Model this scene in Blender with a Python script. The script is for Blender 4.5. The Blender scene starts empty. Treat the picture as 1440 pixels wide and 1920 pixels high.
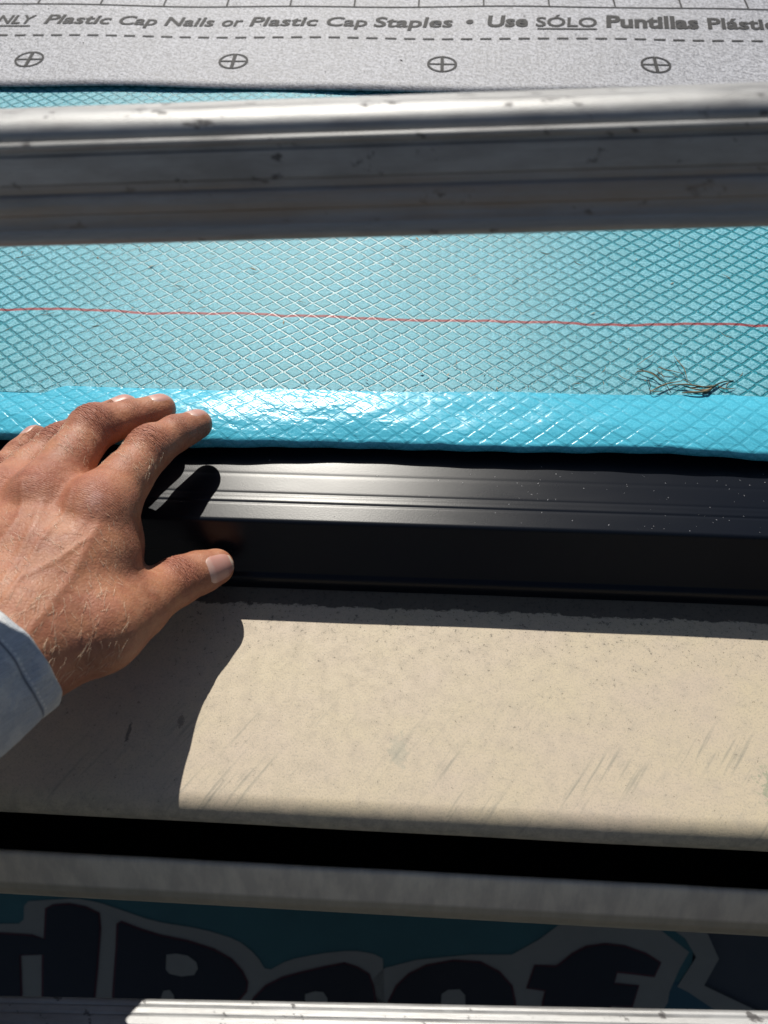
import bpy, bmesh, math, random
import numpy as np
from mathutils import Vector, Matrix
R = math.radians
random.seed(7); np.random.seed(7)
scn = bpy.context.scene
col = scn.collection

# ------------------------------------------------------------------ camera
F = 1444.0                                   # focal length in photo pixels (1440 wide)
CAMZ = 2.9                                   # camera height above the ground
DELTA = R(35.0)                              # camera pitch below horizontal
f_ = np.array([-.0413, math.cos(DELTA), -math.sin(DELTA)]); f_ /= np.linalg.norm(f_)
d0 = np.array([0, 0, -1.0]); d0 -= d0.dot(f_) * f_; d0 /= np.linalg.norm(d0)
r0 = np.cross(d0, f_)
roll = math.asin(.0346) - math.asin(d0[0])
d_ = math.cos(roll) * d0 + math.sin(roll) * r0
r_ = math.cos(roll) * r0 - math.sin(roll) * d0
cam_d = bpy.data.cameras.new('camera')
cam = bpy.data.objects.new('camera', cam_d); col.objects.link(cam); scn.camera = cam
cam.matrix_world = Matrix(((r_[0], -d_[0], -f_[0], 0), (r_[1], -d_[1], -f_[1], 0), (r_[2], -d_[2], -f_[2], CAMZ), (0, 0, 0, 1)))
cam_d.sensor_fit = 'HORIZONTAL'; cam_d.sensor_width = 36; cam_d.lens = 36 * F / 1440
cam_d.clip_start = .01; cam_d.clip_end = 500
cam_d.dof.use_dof = True; cam_d.dof.focus_distance = .40; cam_d.dof.aperture_fstop = 17.0

# ------------------------------------------------------------------ sky, sun, exposure
SUN = Vector((-.135, .395, .918)).normalized()       # towards the sun
w = bpy.data.worlds.new('World'); scn.world = w; w.use_nodes = True
nt = w.node_tree; bg = nt.nodes['Background']
sky = nt.nodes.new('ShaderNodeTexSky'); sky.sky_type = 'NISHITA'; sky.sun_disc = False
sky.sun_elevation = math.asin(SUN.z); sky.sun_rotation = math.atan2(SUN.x, SUN.y)
nt.links.new(sky.outputs[0], bg.inputs[0]); bg.inputs[1].default_value = .05
sl = bpy.data.lights.new('sun', 'SUN'); sl.energy = 5.0; sl.angle = R(.5); sl.color = (1, .95, .86)
so = bpy.data.objects.new('sun', sl); col.objects.link(so)
so.rotation_euler = SUN.to_track_quat('Z', 'Y').to_euler(); so.location = (0, 0, 6)
scn.view_settings.view_transform = 'Standard'; scn.view_settings.look = 'None'
scn.view_settings.exposure = 0.05; scn.view_settings.gamma = 1
scn.cycles.use_denoising = True
scn.cycles.sample_clamp_indirect = 4

# ------------------------------------------------------------------ measuring helpers (millimetres, camera station as origin)
def W(p): return Vector((p[0] / 1000, p[1] / 1000, p[2] / 1000 + CAMZ))
def ray(px, py): return r_ * ((px - 720) / F) + d_ * ((py - 960) / F) + f_
def pix(px, py, depth): return ray(px, py) * depth
def hit(px, py, n, c):                       # point of plane n.p = c
    v = ray(px, py); return v * (c / v.dot(n))
PITCH = R(21.9)
UP = np.array([0, math.cos(PITCH), math.sin(PITCH)]); NR = np.array([0, -math.sin(PITCH), math.cos(PITCH)])
ROOF = 292.0
def roofpt(x, s, h=0): return np.array([x, 0, 0]) + UP * s + NR * (h - ROOF)
def onroof(px, py, h=0):
    p = hit(px, py, NR, h - ROOF); return p[0], p.dot(UP)

# ------------------------------------------------------------------ object helpers
def tag(o, label=None, cat=None, group=None, kind=None):
    for k, v in (('label', label), ('category', cat), ('group', group), ('kind', kind)):
        if v: o[k] = v
    return o
def empty(name, loc, **k):
    o = bpy.data.objects.new(name, None); o.location = loc; o.empty_display_size = .02; col.objects.link(o); return tag(o, **k)
def mesh(name, vs, fs, mat=None, parent=None, smooth=False, uv=None, **k):
    me = bpy.data.meshes.new(name); me.from_pydata([tuple(v) for v in vs], [], [tuple(f) for f in fs]); me.update()
    o = bpy.data.objects.new(name, me); col.objects.link(o)
    if mat: me.materials.append(mat)
    if smooth: me.polygons.foreach_set('use_smooth', [True] * len(me.polygons))
    if uv is not None:
        L = me.uv_layers.new(name='UVMap'); idx = np.empty(len(me.loops), dtype=np.int32); me.loops.foreach_get('vertex_index', idx)
        L.data.foreach_set('uv', np.asarray(uv, dtype=np.float32)[idx].ravel())
    if parent:
        o.parent = parent; o.matrix_parent_inverse = Matrix.Translation(parent.location).inverted()
    return tag(o, **k)
def box(x0, x1, y0, y1, z0, z1):
    v = [W((x, y, z)) for x in (x0, x1) for y in (y0, y1) for z in (z0, z1)]
    return v, [(0, 1, 3, 2), (4, 6, 7, 5), (0, 4, 5, 1), (2, 3, 7, 6), (0, 2, 6, 4), (1, 5, 7, 3)]
def extrude(prof, x0, x1, n=2, closed=False, wob=None, axis=None):
    """profile of (y,z) mm swept along x; returns verts, faces, uv=(x, arclength)"""
    prof = [np.array(p, float) for p in prof]; m = len(prof)
    s = [0.0]
    for a, b in zip(prof, prof[1:]): s.append(s[-1] + np.linalg.norm(b - a))
    vs, uv = [], []
    for i in range(n):
        x = x0 + (x1 - x0) * i / (n - 1)
        for j, p in enumerate(prof):
            q = np.array([x, p[0], p[1]])
            if wob is not None: q = q + wob(x, s[j], j)
            vs.append(W(q)); uv.append((x, s[j]))
    fs = []
    for i in range(n - 1):
        for j in range(m if closed else m - 1):
            k = (j + 1) % m
            fs.append((i * m + j, i * m + k, (i + 1) * m + k, (i + 1) * m + j))
    if closed: fs.append(tuple(range(m))[::-1]); fs.append(tuple((n - 1) * m + j for j in range(m)))
    return vs, fs, uv
def arc(cy, cz, r, a0, a1, n):
    return [(cy + r * math.cos(R(a0 + (a1 - a0) * i / n)), cz + r * math.sin(R(a0 + (a1 - a0) * i / n))) for i in range(n + 1)]
def solid(o, t, off=-1):
    m = o.modifiers.new('solid', 'SOLIDIFY'); m.thickness = t / 1000; m.offset = off; return o
def tube(pts, rad, n=6):
    """tube through world points with radius list"""
    vs, fs = [], []
    P = [Vector(p) for p in pts]
    for i, p in enumerate(P):
        t = (P[min(i + 1, len(P) - 1)] - P[max(i - 1, 0)]).normalized()
        a = t.orthogonal().normalized() if i == 0 else (a - t * a.dot(t)).normalized()
        b = t.cross(a)
        for k in range(n):
            an = 2 * math.pi * k / n
            vs.append(p + (a * math.cos(an) + b * math.sin(an)) * rad[i])
    for i in range(len(P) - 1):
        for k in range(n):
            fs.append((i * n + k, i * n + (k + 1) % n, (i + 1) * n + (k + 1) % n, (i + 1) * n + k))
    fs.append(tuple(range(n))[::-1]); fs.append(tuple((len(P) - 1) * n + k for k in range(n)))
    return vs, fs
def merge(lst):
    V, Fc = [], []
    for vs, fs in lst:
        b = len(V); V += list(vs); Fc += [tuple(i + b for i in f) for f in fs]
    return V, Fc

# ------------------------------------------------------------------ material helpers
class M:
    def __init__(s, name):
        s.m = bpy.data.materials.new(name); s.m.use_nodes = True; s.nt = s.m.node_tree
        s.b = s.nt.nodes['Principled BSDF']; s.co = s.nt.nodes.new('ShaderNodeTexCoord')
    def n(s, t, **k):
        x = s.nt.nodes.new('ShaderNode' + t)
        for a, v in k.items():
            if a.startswith('i_'):
                key = a[2:]; x.inputs[int(key) if key.isdigit() else key.replace('_', ' ')].default_value = v
            else: setattr(x, a, v)
        return x
    def l(s, a, b): s.nt.links.new(a, b)
    def math(s, op, a, b=None, c=None, clamp=False):
        x = s.n('Math', operation=op); x.use_clamp = clamp
        for i, v in enumerate((a, b, c)):
            if v is None: continue
            if isinstance(v, (int, float)): x.inputs[i].default_value = v
            else: s.l(v, x.inputs[i])
        return x.outputs[0]
    def mapv(s, src, scale=(1, 1, 1), rot=(0, 0, 0), loc=(0, 0, 0)):
        if rot != (0, 0, 0):
            y = s.n('Mapping'); y.inputs['Rotation'].default_value = rot; s.l(src, y.inputs[0]); src = y.outputs[0]
        x = s.n('Mapping'); x.inputs['Scale'].default_value = scale; x.inputs['Location'].default_value = loc
        s.l(src, x.inputs[0]); return x.outputs[0]
    def noise(s, src, scale, detail=4, rough=.6, dist=0):
        x = s.n('TexNoise'); x.inputs['Scale'].default_value = scale; x.inputs['Detail'].default_value = detail
        x.inputs['Roughness'].default_value = rough; x.inputs['Distortion'].default_value = dist; s.l(src, x.inputs['Vector']); return x.outputs[0]
    def ramp(s, src, stops, interp='LINEAR'):
        x = s.n('ValToRGB'); r = x.color_ramp; r.interpolation = interp
        while len(r.elements) < len(stops): r.elements.new(.5)
        for e, (p, c) in zip(r.elements, stops):
            e.position = p; e.color = (c, c, c, 1) if isinstance(c, (int, float)) else (*c, 1)
        s.l(src, x.inputs[0]); return x.outputs[0]
    def mix(s, f, a, b, mode='MIX'):
        x = s.n('Mix', data_type='RGBA', blend_type=mode)
        for i, v in ((0, f), (6, a), (7, b)):
            if isinstance(v, (int, float)): x.inputs[i].default_value = v if i == 0 else (v, v, v, 1)
            elif isinstance(v, tuple): x.inputs[i].default_value = (*v, 1)
            else: s.l(v, x.inputs[i])
        return x.outputs[2]
    def set(s, **k):
        for a, v in k.items():
            key = a.replace('_', ' ')
            if isinstance(v, tuple): s.b.inputs[key].default_value = (*v, 1) if len(v) == 3 else v
            elif isinstance(v, (int, float)): s.b.inputs[key].default_value = v
            else: s.l(v, s.b.inputs[key])
        return s
    def bump(s, h, strength, dist, prev=None):
        x = s.n('Bump'); x.inputs['Strength'].default_value = strength; x.inputs['Distance'].default_value = dist
        s.l(h, x.inputs['Height'])
        if prev is not None: s.l(prev, x.inputs['Normal'])
        s.l(x.outputs[0], s.b.inputs['Normal']); return x.outputs[0]
    def xyz(s, src):
        x = s.n('SeparateXYZ'); s.l(src, x.inputs[0]); return x.outputs

def plain(name, c, rough=.6, metal=0, var=.15, scale=60):
    m = M(name); nz = m.noise(m.co.outputs['Object'], scale, 5, .65)
    c1 = tuple(v * (1 - var) for v in c); c2 = tuple(min(1, v * (1 + var)) for v in c)
    m.set(Base_Color=m.ramp(nz, [(.3, c1), (.7, c2)]), Roughness=rough, Metallic=metal)
    m.bump(nz, .3, .0005); return m.m

# teal quilted foam (UV in mm)
def teal(gloss):
    m = M('teal_selvage_film' if gloss else 'teal_quilted_foam')
    uv = m.co.outputs['UV']; U = m.xyz(uv)
    nw = m.noise(m.mapv(uv, (.06, .06, .06)), 1, 2); jit = m.math('MULTIPLY', m.math('SUBTRACT', nw, .5), .34)
    nw2 = m.noise(m.mapv(uv, (.3, .3, .3)), 1, 2); jit2 = m.math('MULTIPLY', m.math('SUBTRACT', nw2, .5), .09)
    jit = m.math('ADD', jit, jit2)
    u = m.math('DIVIDE', U[0], 10.9); v = m.math('DIVIDE', U[1], 8.7)
    a = m.math('ADD', m.math('ADD', u, v), jit); b = m.math('ADD', m.math('SUBTRACT', u, v), jit)
    def tri(x): return m.math('ABSOLUTE', m.math('SUBTRACT', m.math('FRACT', x), .5))   # 0 middle .. .5 at lines
    ta, tb = tri(a), tri(b); t = m.math('MAXIMUM', ta, tb)                                # .5 on groove
    groove = m.ramp(t, [(.372, 0), (.43, 1)])
    # raised edge facets
    hgt = m.ramp(t, [(.1, 1), (.33, .93), (.395, .62), (.43, 0), (.5, .0)])
    fine = m.noise(m.mapv(uv, (.62, .75, 1)), 1, 4, .8); mid = m.noise(m.mapv(uv, (.9, .9, .9)), 1, 3, .6)
    big = m.noise(m.mapv(uv, (.02, .03, .02)), 1, 2)
    streak = m.noise(m.mapv(uv, (.4, 3.0, 1)), 1, 3, .6)
    if gloss:
        cell = m.mix(m.ramp(mid, [(.3, 0), (.7, 1)]), (.065, .42, .59), (.10, .52, .69))
        colr = m.mix(m.math('MULTIPLY', groove, .5), cell, (.05, .36, .50))
        h = m.math('ADD', hgt, m.math('MULTIPLY', mid, .9))
        wr = m.noise(m.mapv(uv, (.045, .13, 1), (0, 0, .2)), 1, 3, .45, .8); cr = m.math('MULTIPLY', m.noise(m.mapv(uv, (.16, .42, 1), (0, 0, -.3)), 1, 3, .5, .6), m.ramp(m.math('ADD', m.math('DIVIDE', U[0], 400), .5), [(.30, 1), (.52, .25)]))
        h = m.math('ADD', hgt, m.math('MULTIPLY', mid, .05))
        m.set(Base_Color=colr, Roughness=m.ramp(mid, [(.3, .22), (.7, .30)]), Specular_IOR_Level=.32)
        n1 = m.bump(wr, .2, .004); n2 = m.bump(cr, .2, .0014, n1); m.bump(h, .32, .0006, n2)
    else:
        cell = m.mix(m.ramp(fine, [(.40, 0), (.60, 1)]), (.035, .25, .33), (.205, .53, .635))
        cell = m.mix(m.math('MULTIPLY', m.ramp(big, [(.35, 0), (.65, 1)]), .35), cell, (.11, .33, .37))
        colr = m.mix(m.math('MULTIPLY', groove, .97), cell, m.mix(m.ramp(mid, [(.4, 0), (.6, 1)]), (.008, .14, .165), (.015, .27, .36)))
        # red chalk line
        ln = m.math('ADD', m.math('ADD', U[1], m.math('MULTIPLY', m.math('SUBTRACT', m.noise(m.mapv(uv, (.016, 0, 0)), 1, 3), .5), 9)), -316.0)
        d = m.math('ABSOLUTE', ln); nz = m.noise(m.mapv(uv, (1.2, 3, 1)), 1, 4, .7)
        rd = m.ramp(m.math('ADD', m.math('DIVIDE', d, 1.5), m.math('MULTIPLY', m.math('SUBTRACT', nz, .5), .9)), [(.38, 1), (.85, 0)])
        colr = m.mix(m.math('MULTIPLY', rd, .92), colr, (.27, .022, .022))
        dirt = m.ramp(m.noise(m.mapv(uv, (.35, .35, 1)), 1, 6, .75), [(.645, 0), (.70, 1)])
        colr = m.mix(m.math('MULTIPLY', dirt, .5), colr, (.12, .17, .16))
        rg = m.mix(groove, m.ramp(fine, [(.3, .46), (.7, .66)]), m.ramp(mid, [(.3, .26), (.7, .36)]))
        m.set(Base_Color=colr, Roughness=rg, Specular_IOR_Level=.42)
        h = m.math('ADD', hgt, m.math('MULTIPLY', fine, .22))
        n1 = m.bump(mid, .3, .0008); m.bump(h, .85, .0006, n1)
    return m.m
M_TEAL, M_TEALG = teal(False), teal(True)

def mk_under():
    m = M('grey_woven_underlayment'); uv = m.co.outputs['UV']
    fine = m.noise(m.mapv(uv, (.5, .33, 1)), 1, 4, .8); fib = m.noise(m.mapv(uv, (.16, .5, 1), (0, 0, .5)), 1, 4, .75, .8)
    big = m.noise(m.mapv(uv, (.02, .02, 1)), 1, 3)
    a = m.math('ADD', m.math('MULTIPLY', fine, .55), m.math('MULTIPLY', fib, .45))
    c = m.mix(m.ramp(a, [(.44, 0), (.56, 1)]), (.17, .175, .20), (.47, .48, .53))
    c = m.mix(m.math('MULTIPLY', m.ramp(big, [(.3, 0), (.7, 1)]), .3), c, (.22, .22, .23))
    m.set(Base_Color=c, Roughness=m.ramp(fib, [(.3, .38), (.7, .6)])); m.bump(a, .8, .0011); return m.m
M_UNDER = mk_under()
M_INK = plain('black_print_ink', (.016, .016, .019), .75, 0, .6, 500)

def mk_black():
    m = M('black_textured_paint'); uv = m.co.outputs['Object']
    g = m.noise(uv, 1500, 3, .7); b = m.noise(m.mapv(uv, (8, 30, 30)), 1, 3)
    m.set(Base_Color=(.004, .006, .011), Roughness=m.ramp(b, [(.3, .26), (.7, .32)]), Specular_IOR_Level=.24)
    m.bump(g, .22, .0001); return m.m
M_BLACK = mk_black()

def mk_beige(name, lip=False):
    m = M(name); uv = m.co.outputs['UV']; U = m.xyz(uv)
    big = m.noise(m.mapv(uv, (.018, .03, 1)), 1, 4, .6); mid = m.noise(m.mapv(uv, (.16, .16, 1)), 1, 5, .7)
    fine = m.noise(m.mapv(uv, (1.1, 1.1, 1)), 1, 4, .8)
    base = m.mix(m.ramp(big, [(.35, 0), (.65, 1)]), (.53, .452, .322), (.515, .43, .335))
    base = m.mix(m.math('MULTIPLY', m.ramp(mid, [(.45, 0), (.75, 1)]), .45), base, (.36, .32, .27))
    base = m.mix(m.ramp(fine, [(.36, .6), (.48, 0)]), base, (.26, .24, .21))
    if not lip:
        # small dark specks, more of them towards the back
        sp = m.noise(m.mapv(uv, (.55, .55, 1)), 1, 4, .8)
        bias = m.ramp(m.math('DIVIDE', U[1], 120), [(0, .09), (.35, .03), (1, .0)])
        spk = m.ramp(m.math('ADD', m.math('ADD', sp, bias), m.math('MULTIPLY', m.math('SUBTRACT', mid, .5), .25)), [(.648, 0), (.68, 1)])
        base = m.mix(m.math('MULTIPLY', spk, .75), base, (.07, .065, .055))
        # old sealant / soot band left along the back edge with a ragged outline
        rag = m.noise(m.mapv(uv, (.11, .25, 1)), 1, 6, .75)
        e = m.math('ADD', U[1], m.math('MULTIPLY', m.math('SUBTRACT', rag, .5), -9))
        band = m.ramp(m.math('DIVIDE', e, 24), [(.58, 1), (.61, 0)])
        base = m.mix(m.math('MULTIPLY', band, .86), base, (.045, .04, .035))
        # diagonal rub marks near the nose
        dg = m.noise(m.mapv(uv, (.02, .42, 1), (0, 0, R(55))), 1, 3, .6)
        area = m.math('MULTIPLY', m.ramp(m.noise(m.mapv(uv, (.02, .03, 1), (0, 0, 0), (3, 0, 0)), 1, 2), [(.42, 0), (.6, 1)]), m.ramp(m.math('DIVIDE', U[1], 120), [(.42, 0), (.66, 1)]))
        base = m.mix(m.math('MULTIPLY', m.math('MULTIPLY', m.ramp(dg, [(.55, 0), (.72, 1)]), area), .8), base, (.24, .23, .19))
        # grime on the nose
        gr = m.math('MULTIPLY', m.ramp(m.math('DIVIDE', m.math('ADD', U[1], m.math('MULTIPLY', rag, 6)), 140), [(.76, 0), (.84, 1)]), m.ramp(mid, [(.3, .3), (.6, .9)]))
        base = m.mix(m.math('MULTIPLY', gr, .65), base, (.15, .155, .12))
        def stain(px, py, rx, ry, colr, amt, base, ns=.25):
            dx = m.math('DIVIDE', m.math('SUBTRACT', U[0], px), rx); dy = m.math('DIVIDE', m.math('SUBTRACT', U[1], py), ry)
            rr = m.math('SQRT', m.math('ADD', m.math('MULTIPLY', dx, dx), m.math('MULTIPLY', dy, dy)))
            q_ = m.noise(m.mapv(uv, (ns * 1.3, ns, 1), (0, 0, .8)), 1, 4, .7)
            k = m.ramp(m.math('ADD', rr, m.math('MULTIPLY', m.math('SUBTRACT', q_, .5), 3.2)), [(.75, 1), (1.05, 0)])
            return m.mix(m.math('MULTIPLY', k, amt), base, colr)
        base = stain(156, 92, 9, 12, (.13, .21, .14), .5, base, .35); base = stain(-122, 80, 1.0, 5, (.05, .05, .05), .65, base, .7)
        base = stain(-100, 74, 1.6, 3, (.05, .05, .05), .5, base, .9); base = stain(-4, 82, 4, 7, (.28, .29, .24), .35, base, .3)
    else:
        base = m.mix(.8, base, (.76, .69, .57))
        st = m.noise(m.mapv(uv, (.09, .03, 1)), 1, 4, .6)
        base = m.mix(m.math('MULTIPLY', m.ramp(st, [(.40, 0), (.60, 1)]), .6), base, (.46, .41, .35))  # mottling paints soft bounce-light patterns into the lip colour
        base = m.mix(m.math('MULTIPLY', m.ramp(m.math('DIVIDE', U[1], 40), [(.60, 0), (.66, 1)]), .6), base, (.27, .24, .16))  # lower face painted darker and olive, for the shade on its angle
    m.set(Base_Color=base, Roughness=m.ramp(mid, [(.3, .5), (.7, .7)]))
    m.bump(m.math('ADD', fine, m.math('MULTIPLY', mid, .5)), .35, .0004); return m.m
M_HOOD, M_LIP = mk_beige('weathered_beige_paint'), mk_beige('beige_paint_bounce_light', True)

def mk_alu():
    m = M('worn_aluminium'); uv = m.co.outputs['UV']; ob = m.co.outputs['Object']
    ln = m.noise(m.mapv(uv, (.012, 2.6, 1)), 1, 4, .7); sm = m.noise(m.mapv(uv, (.035, .1, 1)), 1, 4, .65)
    spot = m.ramp(m.noise(m.mapv(uv, (.09, .12, 1), (0, 0, .4)), 1, 5, .65), [(.61, 0), (.66, 1)])
    c = m.mix(m.ramp(sm, [(.35, 0), (.65, 1)]), (.25, .25, .25), (.38, .385, .39))
    c = m.mix(m.math('MULTIPLY', m.ramp(ln, [(.35, 1), (.6, 0)]), .3), c, (.22, .215, .21))
    c = m.mix(m.math('MULTIPLY', spot, .85), c, (.035, .03, .03))
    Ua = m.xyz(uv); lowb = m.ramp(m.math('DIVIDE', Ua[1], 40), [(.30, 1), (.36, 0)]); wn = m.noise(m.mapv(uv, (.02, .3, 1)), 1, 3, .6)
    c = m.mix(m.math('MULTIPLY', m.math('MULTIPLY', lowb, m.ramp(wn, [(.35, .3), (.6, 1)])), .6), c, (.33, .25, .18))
    mt = m.math('SUBTRACT', .55, m.math('MULTIPLY', spot, .7))
    m.set(Base_Color=c, Metallic=mt, Roughness=m.ramp(sm, [(.3, .42), (.7, .60)])); m.bump(ln, .35, .0003); return m.m
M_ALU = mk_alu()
M_WOOD = plain('weathered_wood', (.16, .11, .07), .8, 0, .3, 40)
M_WALL = plain('painted_siding', (.30, .29, .27), .7, 0, .08, 10)
M_SOFFIT = plain('soffit_paint', (.25, .24, .22), .7, 0, .08, 10)
M_GUTIN = plain('gutter_shade_black', (.010, .009, .008), .95, 0, .3, 90)  # near-black colour paints in the deep shade inside the gutter
M_GROUND = plain('dry_ground', (.085, .088, .09), .95, 0, .4, 30)

# ================================================================== setting
v, f = box(-30000, 30000, -30000, 30000, -2910, -2900)
mesh('ground', v, f, M_GROUND, kind='structure')
root = empty('house', W((0, 650, -2900)), label='house under the roof with shaded wall and soffit behind the gutter', cat='house')
v, f = box(-2600, 2600, 650, 4300, -2899, -436); mesh('wall', v, f, M_WALL, root)
v, f = box(-2600, 2600, 311, 650, -446, -436); mesh('soffit', v, f, M_SOFFIT, root)
v, f = box(-2600, 2600, 291, 311, -446, -222); mesh('fascia', v, f, M_WOOD, root)
a, b = roofpt(0, 198, -13), roofpt(0, 4200, -13)
dk = [(a[1], a[2]), (b[1], b[2]), (b[1] + 7, b[2] - 16), (a[1] + 7, a[2] - 16)]
v, f, uv = extrude(dk, -2600, 2600, closed=True); mesh('roof_deck', v, f, M_WOOD, root, uv=uv)

# ------------------------------------------------------------------ teal foam underlay
def wob_teal(x, s, j):
    h = .7 * math.sin(x * .021 + 1) * math.sin(s * .03) + .4 * math.sin(x * .05 + s * .02) + .5 * math.sin(x * .011 - s * .017)
    return NR * h
tl = empty('foam_underlay', W(roofpt(0, 300)), label='teal diamond quilted foam underlay across the roof with a red chalk line', cat='roof underlay')
S_FOLD, S_EDGE = 262.0, 233.0
prof = [roofpt(0, s)[1:] for s in np.linspace(1500, S_FOLD - 7, 60)]
v, f, uv = extrude(prof, -900, 900, 120, wob=wob_teal)
uvv = [(a, 1500 - b) for a, b in uv]           # v = distance up the slope
mesh('quilted_sheet', v, f, M_TEAL, tl, True, uvv)
# selvage: smooth film strip that rolls down over the edge
ss = np.linspace(S_FOLD + 1.2, S_EDGE, 40); RR = 3.4
prof = [roofpt(0, s, .5 + .7 * math.sin(min(1, (S_FOLD + 1.2 - s) / 12) * math.pi / 2) - 1.6 * max(0, (S_FOLD - 15 - s) / 14) ** 2)[1:] for s in ss]
c = roofpt(0, S_EDGE, -.4 - 3.4)
for k in range(1, 13):
    an = R(90 + 11 * k); prof.append((c + UP * 3.4 * math.cos(an) + NR * 3.4 * math.sin(an))[1:])
rng = np.random.RandomState(3); ph = rng.rand(12) * 6.28
def wob_sel(x, s, j):
    k = min(1, max(0, s) / 12)
    h = .7 * math.sin(x * .023 + ph[0] + s * .05) + .35 * math.sin(x * .061 + ph[1] - s * .12) + .08 * math.sin(x * .21 + ph[2] + s * .31)
    e = (1.0 * math.sin(x * .015 + .9) + .6 * math.sin(x * .041 + ph[3]) + .22 * math.sin(x * .23 + ph[4])) * max(0, (s - 14) / 20)
    e += .019 * x * max(0, 1 - s / 25) + .006 * x * max(0, (s - 14) / 20)
    e += .5 * math.sin(x * .055 + ph[5]) * max(0, 1 - s / 6)
    return NR * h * k + UP * e
v, f, uv = extrude(prof, -420, 420, 560, wob=wob_sel)
uvv = [(a, S_FOLD + 1.2 - b) for a, b in uv]
o = mesh('selvage_strip', v, f, M_TEALG, tl, True, uvv, label='glossy bright blue film strip rolled over the lower edge')
# foam core under the roll (dark ragged underside)
pc = [roofpt(0, 262, -1)[1:], roofpt(0, S_EDGE + 2.0, -1)[1:], roofpt(0, S_EDGE + .5, -6.0)[1:], roofpt(0, 262, -8.5)[1:]]
v, f, uv = extrude(pc, -420, 420, 2, closed=True); mesh('foam_core', v, f, plain('foam_core_dark', (.01, .035, .035), .9), tl)

# ------------------------------------------------------------------ grey underlayment sheet with its printing
def hgrey(x, s):
    return 2.6 + .8 * math.sin(x * .012 + .5) * math.sin(s * .021) + .45 * math.sin(x * .037 + s * .018) + 1.2 * math.exp(-((x - 150) / 50) ** 2) * math.exp(-((s - 600) / 60) ** 2) * 1.0
def G(x, s, h=0): return W(roofpt(x, s, hgrey(x, s) + h))
S0 = 541.0
gu = empty('underlayment_sheet', G(0, S0), label='grey woven roofing underlayment printed with black lettering, upslope of the teal foam', cat='roof underlay')
xs = np.linspace(-900, 900, 180); ssg = np.linspace(S0, 1500, 90)
v = [G(x, s + .9 * math.sin(x * .02) ) if i == 0 else G(x, s) for x in xs for i, s in enumerate(ssg)]
f = [(i * 90 + j, (i + 1) * 90 + j, (i + 1) * 90 + j + 1, i * 90 + j + 1) for i in range(179) for j in range(89)]
o = mesh('woven_sheet', v, f, M_UNDER, gu, True, [(x, s) for x in xs for s in ssg]); solid(o, .9)
def strip(x0, x1, s0, s1, h=.35, n=None):
    n = n or max(2, int(abs(x1 - x0) / 8) + 2)
    vs = []
    for i in range(n):
        x = x0 + (x1 - x0) * i / (n - 1); vs += [G(x, s0, h), G(x, s1, h)]
    return vs, [(2 * i, 2 * i + 2, 2 * i + 3, 2 * i + 1) for i in range(n - 1)]
def seg(x0, s0, x1, s1, wd, h=.35):
    d = np.array([x1 - x0, s1 - s0]); L = np.linalg.norm(d); n_ = np.array([-d[1], d[0]]) / L * wd / 2; n = max(2, int(L / 8) + 2)
    vs = []
    for i in range(n):
        p = np.array([x0, s0]) + d * i / (n - 1); vs += [G(*(p - n_), h), G(*(p + n_), h)]
    return vs, [(2 * i, 2 * i + 2, 2 * i + 3, 2 * i + 1) for i in range(n - 1)]
XL, SL = onroof(720, 12, 3); S_GRID = SL
grid = [strip(-850, 850, S_GRID - .8, S_GRID + .8)]
gx = onroof(785, 12, 3)[0]
for k in range(-16, 17): grid.append(seg(gx + 50.8 * k, S_GRID, gx + 50.8 * k, S_GRID + 200, 1.3))
v, f = merge(grid); mesh('printed_grid', v, f, M_INK, gu)
S_DASH = onroof(720, 71, 3)[1]; dx0 = onroof(722, 71, 3)[0]
sp = onroof(757.5, 71, 3)[0] - dx0
v, f = merge([strip(dx0 + sp * k, dx0 + sp * (k + .6), S_DASH - 1.1, S_DASH + 1.1) for k in range(-45, 45)])
mesh('printed_dashed_line', v, f, M_INK, gu)
cx, cs = onroof(829, 118, 3)
for k in range(-5, 6):
    x0 = cx + 152.4 * k; L = []
    n = 40; vs = []
    for i in range(n):
        a = 2 * math.pi * i / n
        vs += [G(x0 + 9.2 * math.cos(a), cs + 9.2 * math.sin(a), .35), G(x0 + 10.9 * math.cos(a), cs + 10.9 * math.sin(a), .35)]
    L.append((vs, [(2 * i, 2 * i + 1, 2 * ((i + 1) % n) + 1, 2 * ((i + 1) % n)) for i in range(n)]))
    L.append(seg(x0 - 9.3, cs, x0 + 9.3, cs, 1.7)); L.append(seg(x0, cs - 9.3, x0, cs + 9.3, 2.4, .45))
    v, f = merge(L); mesh('printed_nail_mark', v, f, M_INK, gu)
def word_mesh(t, off=.018, shear=0):
    cu = bpy.data.curves.new('lettering', 'FONT'); cu.body = t; cu.size = 1; cu.offset = off; cu.resolution_u = 4; cu.shear = shear
    ob = bpy.data.objects.new('lettering', cu); col.objects.link(ob)
    dg = bpy.context.evaluated_depsgraph_get(); me = bpy.data.meshes.new_from_object(ob.evaluated_get(dg))
    vs = [tuple(p.co) for p in me.vertices]; fs = [tuple(p.vertices) for p in me.polygons]
    bpy.data.objects.remove(ob); bpy.data.meshes.remove(me); return vs, fs
CAP = .70
def place_word(t, px0, px1, py, capmm, off=.018, under=False):
    vs, fs = word_mesh(t, off, .12)
    x0 = min(p[0] for p in vs); x1 = max(p[0] for p in vs)
    a = onroof(px0, py, 3); b = onroof(px1, py, 3)
    X0, X1 = a[0], b[0]; base = S_BASE
    out = [(X0 + (p[0] - x0) / (x1 - x0) * (X1 - X0), base + p[1] / CAP * capmm) for p in vs]
    r = [([G(x, s, .35) for x, s in out], fs)]
    if under: r.append(strip(X0 + 1, X1 - 1, base - 4.6, base - 2.8))
    return r
S_BASE = onroof(720, 49, 3)[1]
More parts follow.
